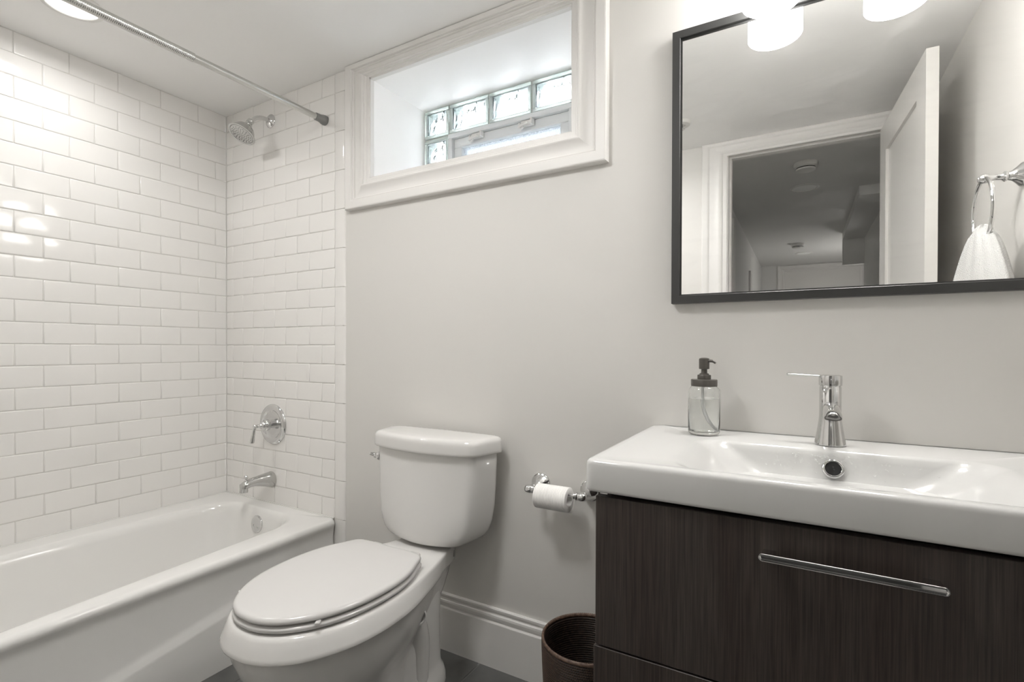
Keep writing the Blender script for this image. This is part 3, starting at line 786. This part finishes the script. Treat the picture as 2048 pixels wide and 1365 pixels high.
pc = finish('pump_collar', bm, m_pump, so, angle=35)
bm = NB(); lathe(bm, [(.0078, .1595), (.0122, .1605), (.0124, .1830), (.0116, .1860), (.0075, .1878), (.001, .1882)], (sx, sy, z0), (0, 0, 1), 32)
finish('pump_head', bm, m_pump, so, angle=40)
bm = NB(); d = Vector((.95, -.30, 0)).normalized(); c = Vector((sx, sy, z0+.1805))
tube(bm, [c, c+d*.018, c+d*.024+Vector((0, 0, -.0012)), c+d*.0285+Vector((0, 0, -.005))], [.0042, .0036, .0034, .0028], 12); finish('nozzle', bm, m_pump, so)
bm = NB()
tube(bm, spline([(sx-.003, sy, z0+.118), (sx-.003, sy, z0+.09), (sx, sy, z0+.06), (sx+.008, sy, z0+.035), (sx+.018, sy, z0+.020), (sx+.027, sy, z0+.0115)], 6), .0034, 12); finish('dip_tube', bm, m_straw, so)

# ------------------------------------------------------------------ mirror
MX0, MX1, MZ0, MZ1 = 2.069, 2.795, 1.166, 1.887
mi_ = thing('wall_mirror', 'large square wall mirror in a thin black frame', 'mirror', ((MX0+MX1)/2, YP, MZ0))
bm = NB(); fw = .0205
def mprof(o): return None
PR = [(0, .026), (0, .001), (.001, 0), (.0195, 0), (.0205, .001), (.0205, .0085), (.0245, .0095), (.0245, .026)]
cs = []
for cx, cz, sx_, sz_ in ((MX0, MZ0, 1, 1), (MX1, MZ0, -1, 1), (MX1, MZ1, -1, -1), (MX0, MZ1, 1, -1)):
    cs.append([bm.verts.new((cx+sx_*u, -.020+d, cz+sz_*u)) for u, d in PR])
for i in range(4):
    A, B = cs[i], cs[(i+1) % 4]
    for k in range(len(PR)-1): bm.faces.new((A[k], B[k], B[k+1], A[k+1]))
finish('mirror_frame', bm, m_black, mi_, angle=30)
bm = NB(); box(bm, MX0+.0195, MX1-.0195, -.0100, -.0060, MZ0+.0195, MZ1-.0195); finish('mirror_glass', bm, m_mirror, mi_, smooth=False)
bm = NB(); box(bm, MX0+.015, MX1-.015, -.0059, YP, MZ0+.015, MZ1-.015); finish('backing', bm, m_dark, mi_, smooth=False)

# ------------------------------------------------------------------ vanity light
vl = thing('vanity_light', 'two-shade wall light with glowing white glass cylinders above mirror', 'wall light', (2.432, YP, 2.00))
bm = NB(); box(bm, 2.372, 2.492, -.020, YP, 1.935, 2.065, .006, 2); box(bm, 2.24, 2.624, -.072, -.052, 2.040, 2.058, .004, 2)
box(bm, 2.42, 2.444, -.062, -.015, 2.040, 2.058, .003, 1); finish('bracket', bm, m_chrome, vl)
for cx in (2.307, 2.557):
    cy = -.086; R = .0625
    bm = NB(); lathe(bm, [(.022, 2.00), (.024, 2.03), (.012, 2.038), (.008, 2.045)], (cx, -.075, 0), (0, 0, 1), 28); so_ = finish('socket', bm, m_chrome, vl)
    bm = NB(); lathe(bm, [(R-.003, 1.8500), (R-.0015, 1.8485), (R, 1.8500), (R, 1.995), (R-.004, 2.000), (.02, 2.000), (.02, 1.997), (R-.006, 1.997), (R-.003, 1.993)], (cx, cy, 0), (0, 0, 1), 48, False, False)
    # close the thin wall loop
    finish('glass_shade', bm, m_shade, vl, angle=60)
    bm = NB(); ball(bm, (cx, cy, 1.935), .028, 20, s=(1, 1, 1.15)); bo = finish('bulb', bm, m_bulb, vl)
    ld = bpy.data.lights.new('bulb_lamp', 'AREA'); ld.shape = 'DISK'; ld.size = .09; ld.energy = LAMP_W['bulb']; ld.color = (1, .97, .935); ld.spread = rad(150)
    lo = bpy.data.objects.new('bulb_lamp', ld); COL.objects.link(lo); lo.parent = bo; lo.location = Vector((cx, cy, 1.900))-wloc(bo)

# ------------------------------------------------------------------ recessed downlight above the tub, plus an added ceiling fill light
def downlight(x, y, z, lit, label, R=.068, group=None):
    t = thing('recessed_light', label, 'ceiling light', (x, y, z), group)
    bm = NB(); lathe(bm, [(R+.017, 0), (R+.016, -.004), (R+.010, -.0065), (R+.002, -.006), (R, -.003), (R-.002, .0)], (x, y, z), (0, 0, 1), 56, False, False)
    finish('trim_ring', bm, m_plast, t)
    bm = NB(); lathe(bm, [(R+.001, -.0035), (R*.8, -.0045), (R*.4, -.005), (.001, -.0052)], (x, y, z), (0, 0, 1), 48, False, True)
    finish('lens', bm, m_lens if lit else m_lampoff, t)
    return t
for lx, ly, watt, RR, lab in ((.345, -.70, LAMP_W['recessed'], .068, 'lit round recessed downlight in the ceiling above the bathtub'),
                              (1.45, -.90, LAMP_W['middle'], .150, 'added unseen fill light shaped as a dome on the ceiling over the floor')):
    if RR < .1: dl = downlight(lx, ly, CZ, True, lab, RR)
    else:
        dl = thing('added_fill_light', lab, 'ceiling light', (lx, ly, CZ))  # invented fitting, added out of view to brighten and even out the room
        bm = NB(); lathe(bm, [(RR+.012, 0), (RR+.012, -.016), (RR+.006, -.020), (RR-.004, -.016)], (lx, ly, CZ), (0, 0, 1), 56, True, False); finish('base_ring', bm, m_plast, dl)
        bm = NB(); lathe(bm, [(RR-.003, -.014), (RR-.012, -.034), (RR*.75, -.052), (RR*.45, -.062), (.001, -.066)], (lx, ly, CZ), (0, 0, 1), 32, False, True); finish('fill_dome', bm, m_fill_dome, dl)
    ld = bpy.data.lights.new('downlight_or_fill_lamp', 'AREA'); ld.shape = 'DISK'; ld.size = RR*1.92; ld.energy = watt; ld.color = (1, .99, .968); ld.spread = rad(172)
    lo = bpy.data.objects.new('downlight_or_fill_lamp', ld); COL.objects.link(lo); lo.parent = dl; lo.location = (0, 0, -.010 if RR < .1 else -.070)

# ------------------------------------------------------------------ toilet paper holder and roll
hz = .6265
tp_ = thing('paper_holder', 'chrome two-post toilet paper holder on the wall by the vanity', 'toilet paper holder', (1.753, YP, hz))
for px in (1.671, 1.834):
    bm = NB(); lathe(bm, [(.0310, 0), (.0315, .004), (.0300, .0065), (.0285, .007), (.0270, .0095), (.0215, .018), (.0140, .027), (.0095, .033), (.0075, .040), (.0070, .052), (.0095, .054), (.0105, .057), (.0095, .060), (.0075, .062), (.0075, .066)], (px, YP, hz), (0, -1, 0), 40)
    po = finish('post', bm, m_chrome, tp_, angle=50)
    s = 1 if px < 1.7 else -1
    bm = NB(); lathe(bm, [(.002, -.017), (.0065, -.0160), (.0105, -.0125), (.0125, -.006), (.0128, 0), (.0120, .006), (.0095, .009), (.0115, .0105), (.0120, .013), (.0100, .0155), (.0075, .0165), (.0090, .019), (.0085, .022), (.0055, .0235)], (px, -.071, hz), (s, 0, 0), 28)
    finish('finial', bm, m_chrome, po, angle=50)
bm = NB(); lathe(bm, [(.0050, 0), (.0050, .125)], (1.690, -.071, hz), (1, 0, 0), 20); finish('spindle', bm, m_chrome, tp_)
ro = thing('toilet_paper_roll', 'nearly used white toilet paper roll on the chrome holder', 'toilet paper', (1.748, -.071, .6145))
bm = NB(); n = 22; pr = [(.0195, 0)]; Lr = .102
for i in range(n):
    u = Lr*i/n; du = Lr/n
    pr += [(.0340, u+du*.06), (.0350, u+du*.25), (.0355, u+du*.5), (.0350, u+du*.75), (.0340, u+du*.94)]
pr += [(.0195, Lr)]
lathe(bm, pr, (1.697, -.071, .6120), (1, 0, 0), 56, False, False)
lathe(bm, [(.0200, Lr-.0002), (.0196, Lr*.5), (.0200, 0)], (1.697, -.071, .6120), (1, 0, 0), 40, False, False)
finish('paper', bm, m_paper, ro, angle=80)
bm = NB()
P0 = [(1.697+.0005, 1.697+Lr-.0005)]
path = [(-.0362, 0), (-.0366, -.012), (-.0350, -.024), (-.0310, -.036), (-.0255, -.046)]
vs = [[bm.verts.new((x, -.071-y if False else -.071+y_2, .6120+z_2)) for x in [1.6975+Lr*.999*k/10*(1-.0) for k in range(11)]] for y_2, z_2 in [(.0362, .0), (.0364, -.012), (.0335, -.024), (.0275, -.035), (.0200, -.044)]]
for a, b_ in zip(vs, vs[1:]):
    for k in range(10): bm.faces.new((a[k], a[k+1], b_[k+1], b_[k]))
bmesh.ops.solidify(bm, geom=bm.faces[:], thickness=.0006)
finish('loose_sheet', bm, m_paper, ro, angle=80)

# ------------------------------------------------------------------ woven basket
bx, by, bz, bR, bR0 = 1.885, -.150, .287, .1185, .094
bk = thing('waste_basket', 'dark brown woven rattan waste basket beside the vanity', 'basket', (bx, by, 0))
def weave(inner):
    bm = NB(); rows = 44; st = 132; n = st*2; R_ = []
    for j in range(rows*3+1):
        zz = .004+(bz-.012-.004)*j/(rows*3); row = j//3; ph = (j % 3)
        f = zz/bz; base = bR0+(bR-bR0)*(f**.8)+.004*sin(pi*f)-(.0052 if inner else 0)
        ring = []
        for k in range(n):
            lift = .0024*(1 if ph in (1, 2) else -.35)
            stitch = (k+row) % 2 == 0
            lift *= 1 if stitch else .25
            rr = base+(lift if not inner else -lift)
            a = 2*pi*(k+row*.5)/n
            ring.append((bx+rr*cos(a), by+rr*sin(a), zz))
        R_.append(ring)
    loft(bm, R_, True, False)
    bm.faces.ensure_lookup_table()
    for j in range(rows*3):
        for k in range(n):
            if (k+j//3) % 2 == 0 and j % 3 == 1: bm.faces[j*n+k].material_index = 1
    return bm
finish('outer_weave', weave(False), [m_basket, m_stitch], bk, angle=80)
finish('inner_weave', weave(True), [m_basket, m_basket], bk, angle=80, normals=True)
bm = NB(); rs = []; n = 260; m = 8
for i in range(n):
    a = 2*pi*i/n; rr = .0042 if i % 2 else .0034
    rs.append([bm.verts.new((bx+(bR-.0022+rr*cos(2*pi*k/m))*cos(a), by+(bR-.0022+rr*cos(2*pi*k/m))*sin(a), bz-.006+rr*1.5*sin(2*pi*k/m))) for k in range(m)])
for i in range(n): quad_ring(bm, rs[i], rs[(i+1) % n])
finish('rim', bm, m_brim, bk, angle=80)

# ------------------------------------------------------------------ towel ring and towel (seen in the mirror)
ty, tz = -.372, 1.490
tr_ = thing('towel_ring', 'chrome towel ring on the right wall, seen in the mirror', 'towel ring', (XR, ty, tz))
bm = NB(); lathe(bm, [(.030, 0), (.0305, .004), (.028, .007), (.020, .014), (.013, .022), (.0105, .030), (.013, .033), (.0135, .036), (.0105, .039), (.0075, .042), (.007, .060), (.0085, .064), (.0115, .068), (.0125, .076), (.0110, .083), (.006, .088), (.001, .089)], (XR, ty, tz), (-1, 0, 0), 40)
finish('ring_post', bm, m_chrome, tr_, angle=50)
RX = XR-.076
bm = NB(); torus(bm, (RX, ty-.004, tz-.083), (1, 0, 0), .083, .0048, 64, 14); finish('ring', bm, m_chrome, tr_)
bm = NB()
rc = (RX, ty, tz-.166)
rows = []
rnd = random.Random(11)
n = 96
for j in range(34):
    t = j/33; zz = 1.352-t*.36
    spread = min(1, (t*1.0)**.62*1.12)
    hw = .026+.150*spread; hd = .020+.052*spread
    ring = []
    for k in range(n):
        a = 2*pi*k/n
        f = 1+.13*sin(3*a+1.1+.4*t)*spread+.07*sin(7*a+.5+t)*spread+.03*sin(13*a-2*t)
        cf = math.copysign(abs(cos(a))**.9, cos(a))
        ring.append((RX+.004*spread+hd*f*sin(a), ty-.012*spread+hw*f*cf*1.10, zz+.004*sin(5*a)+.012*cos(a)*cos(a)*0))
    rows.append(ring)
top = []
for q, (s1, dz) in enumerate(((.15, .016), (.55, .014), (.85, .008))):
    top.append([(RX+(p[0]-RX)*s1, ty+(p[1]-ty)*s1, p[2]+dz) for p in rows[0]])
loft(bm, top+rows)
towel = finish('hand_towel', bm, m_towel, angle=80, loc=(RX, ty, .99))
tag(towel, 'white terry hand towel bunched through the towel ring', 'towel')

# ------------------------------------------------------------------ bathroom door (open) and casing, seen in the mirror
DP = [(0, -.004), (0, .006), (.02, .007), (.16, .007), (.19, .010), (.23, .012), (.30, .015), (.36, .0145), (.42, .011), (.60, .0085), (.70, .0095), (.74, .013), (.80, .0165), (.97, .0175), (1, .015), (1, -.004)]
bm = NB(); casing(bm, (DX0-.006, DX1+.006, 0, DZ-.008), (.125, .110, CZ-DZ+.008, .0), DP, YD, out=1, sides='rtl')
tr2 = struct(finish('trim_2', bm, m_trim, angle=28))
bm = NB()
box(bm, DX0-.018, DX0, YD-.115, YD, 0, DZ); box(bm, DX1, DX1+.018, YD-.115, YD, 0, DZ); box(bm, DX0-.018, DX1+.018, YD-.115, YD, DZ, DZ+.018)
box(bm, DX0, DX0+.011, YD-.08, YD-.04, 0, DZ-.011); box(bm, DX1-.011, DX1, YD-.08, YD-.04, 0, DZ-.011); box(bm, DX0, DX1, YD-.08, YD-.04, DZ-.011, DZ)
finish('door_jamb', bm, m_trim, tr2, smooth=False)
# leaf
LZ1 = 2.060; LW = .715; TH = .035
bm = NB()
def leaf(bm):
    # local: x' thickness 0..TH (face toward the room's left at 0), y' 0..LW from hinge
    def P(t_, l, z): return (t_, l, z)
    st, tr__, br = .115, .125, .20
    for a in ((0, LW, LZ1-tr__, LZ1), (0, LW, .01, .01+br), (0, st, .01+br, LZ1-tr__), (LW-st, LW, .01+br, LZ1-tr__)):
        box(bm, 0, TH, a[0], a[1], a[2], a[3], 0)
    box(bm, .011, TH-.011, st, LW-st, .01+br, LZ1-tr__)
leaf(bm)
ang = math.atan2(.047, .715)
hx0 = (2.682, YD+.004)
mrot = Matrix.Translation((hx0[0], hx0[1], 0)) @ Matrix.Rotation(-ang, 4, 'Z')
bmesh.ops.transform(bm, matrix=mrot, verts=bm.verts)
door = struct(finish('door_1', bm, m_door, smooth=False))
bm = NB()
pk = mrot @ Vector((0, LW-.06, .95))
lathe(bm, [(.026, 0), (.026, .005), (.012, .010), (.010, .030), (.022, .040), (.027, .052), (.022, .064), (.004, .068)], pk, (-cos(ang), sin(ang), 0), 28)
finish('door_knob', bm, m_satin, door)

# ceiling sprinkler seen at the mirror's left edge
spk = thing('fire_sprinkler', 'small white round sprinkler with chrome tip on the ceiling, in mirror', 'sprinkler', (1.858, -1.145, CZ))
bm = NB(); lathe(bm, [(.045, 0), (.046, -.006), (.043, -.017), (.035, -.021), (.022, -.020), (.018, -.014)], (1.858, -1.145, CZ), (0, 0, 1), 36); finish('escutcheon', bm, m_plast, spk)
bm = NB(); lathe(bm, [(.012, -.015), (.012, -.026), (.006, -.028), (.006, -.034), (.018, -.035), (.018, -.037), (.002, -.038)], (1.858, -1.145, CZ), (0, 0, 1), 20); finish('deflector', bm, m_satin, spk)

# ------------------------------------------------------------------ hallway beyond the door
HX0, HX1, HY1, yh0 = 1.895, 2.87, -6.13, YD-.115
bm = NB(); box(bm, HX0-.05, HX1+.3, HY1-.05, yh0-.0, -.05, 0); struct(finish('floor', bm, m_floor, smooth=False))
bm = NB(); box(bm, HX0-.05, HX1+.3, HY1-.05, yh0, CZ, CZ+.05); struct(finish('ceiling', bm, m_hceil, smooth=False))
bm = NB(); box(bm, HX0-.05, HX0, HY1-.05, yh0, 0, CZ); struct(finish('wall_hall_left', bm, m_hall, smooth=False))
bm = NB(); box(bm, HX1, HX1+.05, -4.30, yh0, 0, CZ); box(bm, HX1+.20, HX1+.25, HY1-.05, -4.30, 0, CZ); box(bm, HX1, HX1+.25, -4.35, -4.30, 0, CZ)
struct(finish('wall_hall_right', bm, m_hall, smooth=False))
bm = NB(); box(bm, HX0-.05, HX1+.3, HY1-.05, HY1, 0, CZ); struct(finish('wall_hall_end', bm, m_hall, smooth=False))
bm = NB(); box(bm, 2.700, HX1, -4.30, -2.72, 2.078, CZ); box(bm, 2.70, HX1, -4.34, -4.30, 1.84, CZ)
struct(finish('ceiling_soffit', bm, m_hceil, smooth=False))
bm = NB(); casing(bm, (2.19, 2.98, 0, 2.045), (.10, .09, .085, 0), DP, HY1, out=1, sides='rtl'); tr3 = struct(finish('trim_3', bm, m_trim, angle=28))
bm = NB(); box(bm, 2.19, 2.98, HY1-.01, HY1+.004, 0, 2.045); box(bm, 2.30, 2.87, HY1+.004, HY1+.008, 1.0, 1.92); struct(finish('door_2', bm, m_door, smooth=False))
for y0, y1, z1, nm in ((-2.98, -2.86, 2.06, 'trim_4'), (-4.48, -4.33, 1.85, 'trim_5')):
    bm = NB(); box(bm, HX0, HX0+.018, y0, y1, 0, z1, .003, 1); struct(finish(nm, bm, m_trim))
def smoke(x, y, label, dark=False):
    t = thing('smoke_detector', label, 'smoke detector', (x, y, CZ), 'smoke detectors on the hall ceiling')
    bm = NB(); lathe(bm, [(.062, 0), (.064, -.010), (.062, -.024), (.054, -.030)], (x, y, CZ), (0, 0, 1), 40, False, True); finish('housing', bm, m_plast, t)
    bm = NB(); lathe(bm, [(.050, -.030), (.050, -.036)], (x, y, CZ), (0, 0, 1), 40); finish('vent_band', bm, m_dark, t)
    bm = NB(); lathe(bm, [(.053, -.036), (.050, -.044), (.030, -.047), (.001, -.048)], (x, y, CZ), (0, 0, 1), 40); finish('cover', bm, m_plast, t)
smoke(2.386, -2.06, 'white round smoke detector nearest the door on the dark hall ceiling')
smoke(2.330, -4.66, 'farther smoke detector on the hall ceiling, small in the mirror')
downlight(2.381, -2.58, CZ, False, 'unlit round recessed light behind the nearest hall smoke detector', .072, 'unlit recessed lights in the hall')
downlight(2.390, -5.28, CZ, False, 'unlit recessed light farthest down the hall ceiling', .072, 'unlit recessed lights in the hall')

# unseen point light added to brighten the hall in the mirror
ld = bpy.data.lights.new('hall_fill_light', 'POINT'); ld.energy = 5; ld.shadow_soft_size = .08; ld.color = (1, .98, .95)
lo = bpy.data.objects.new('hall_fill_light', ld); COL.objects.link(lo); lo.location = (2.97, -5.0, 1.5)
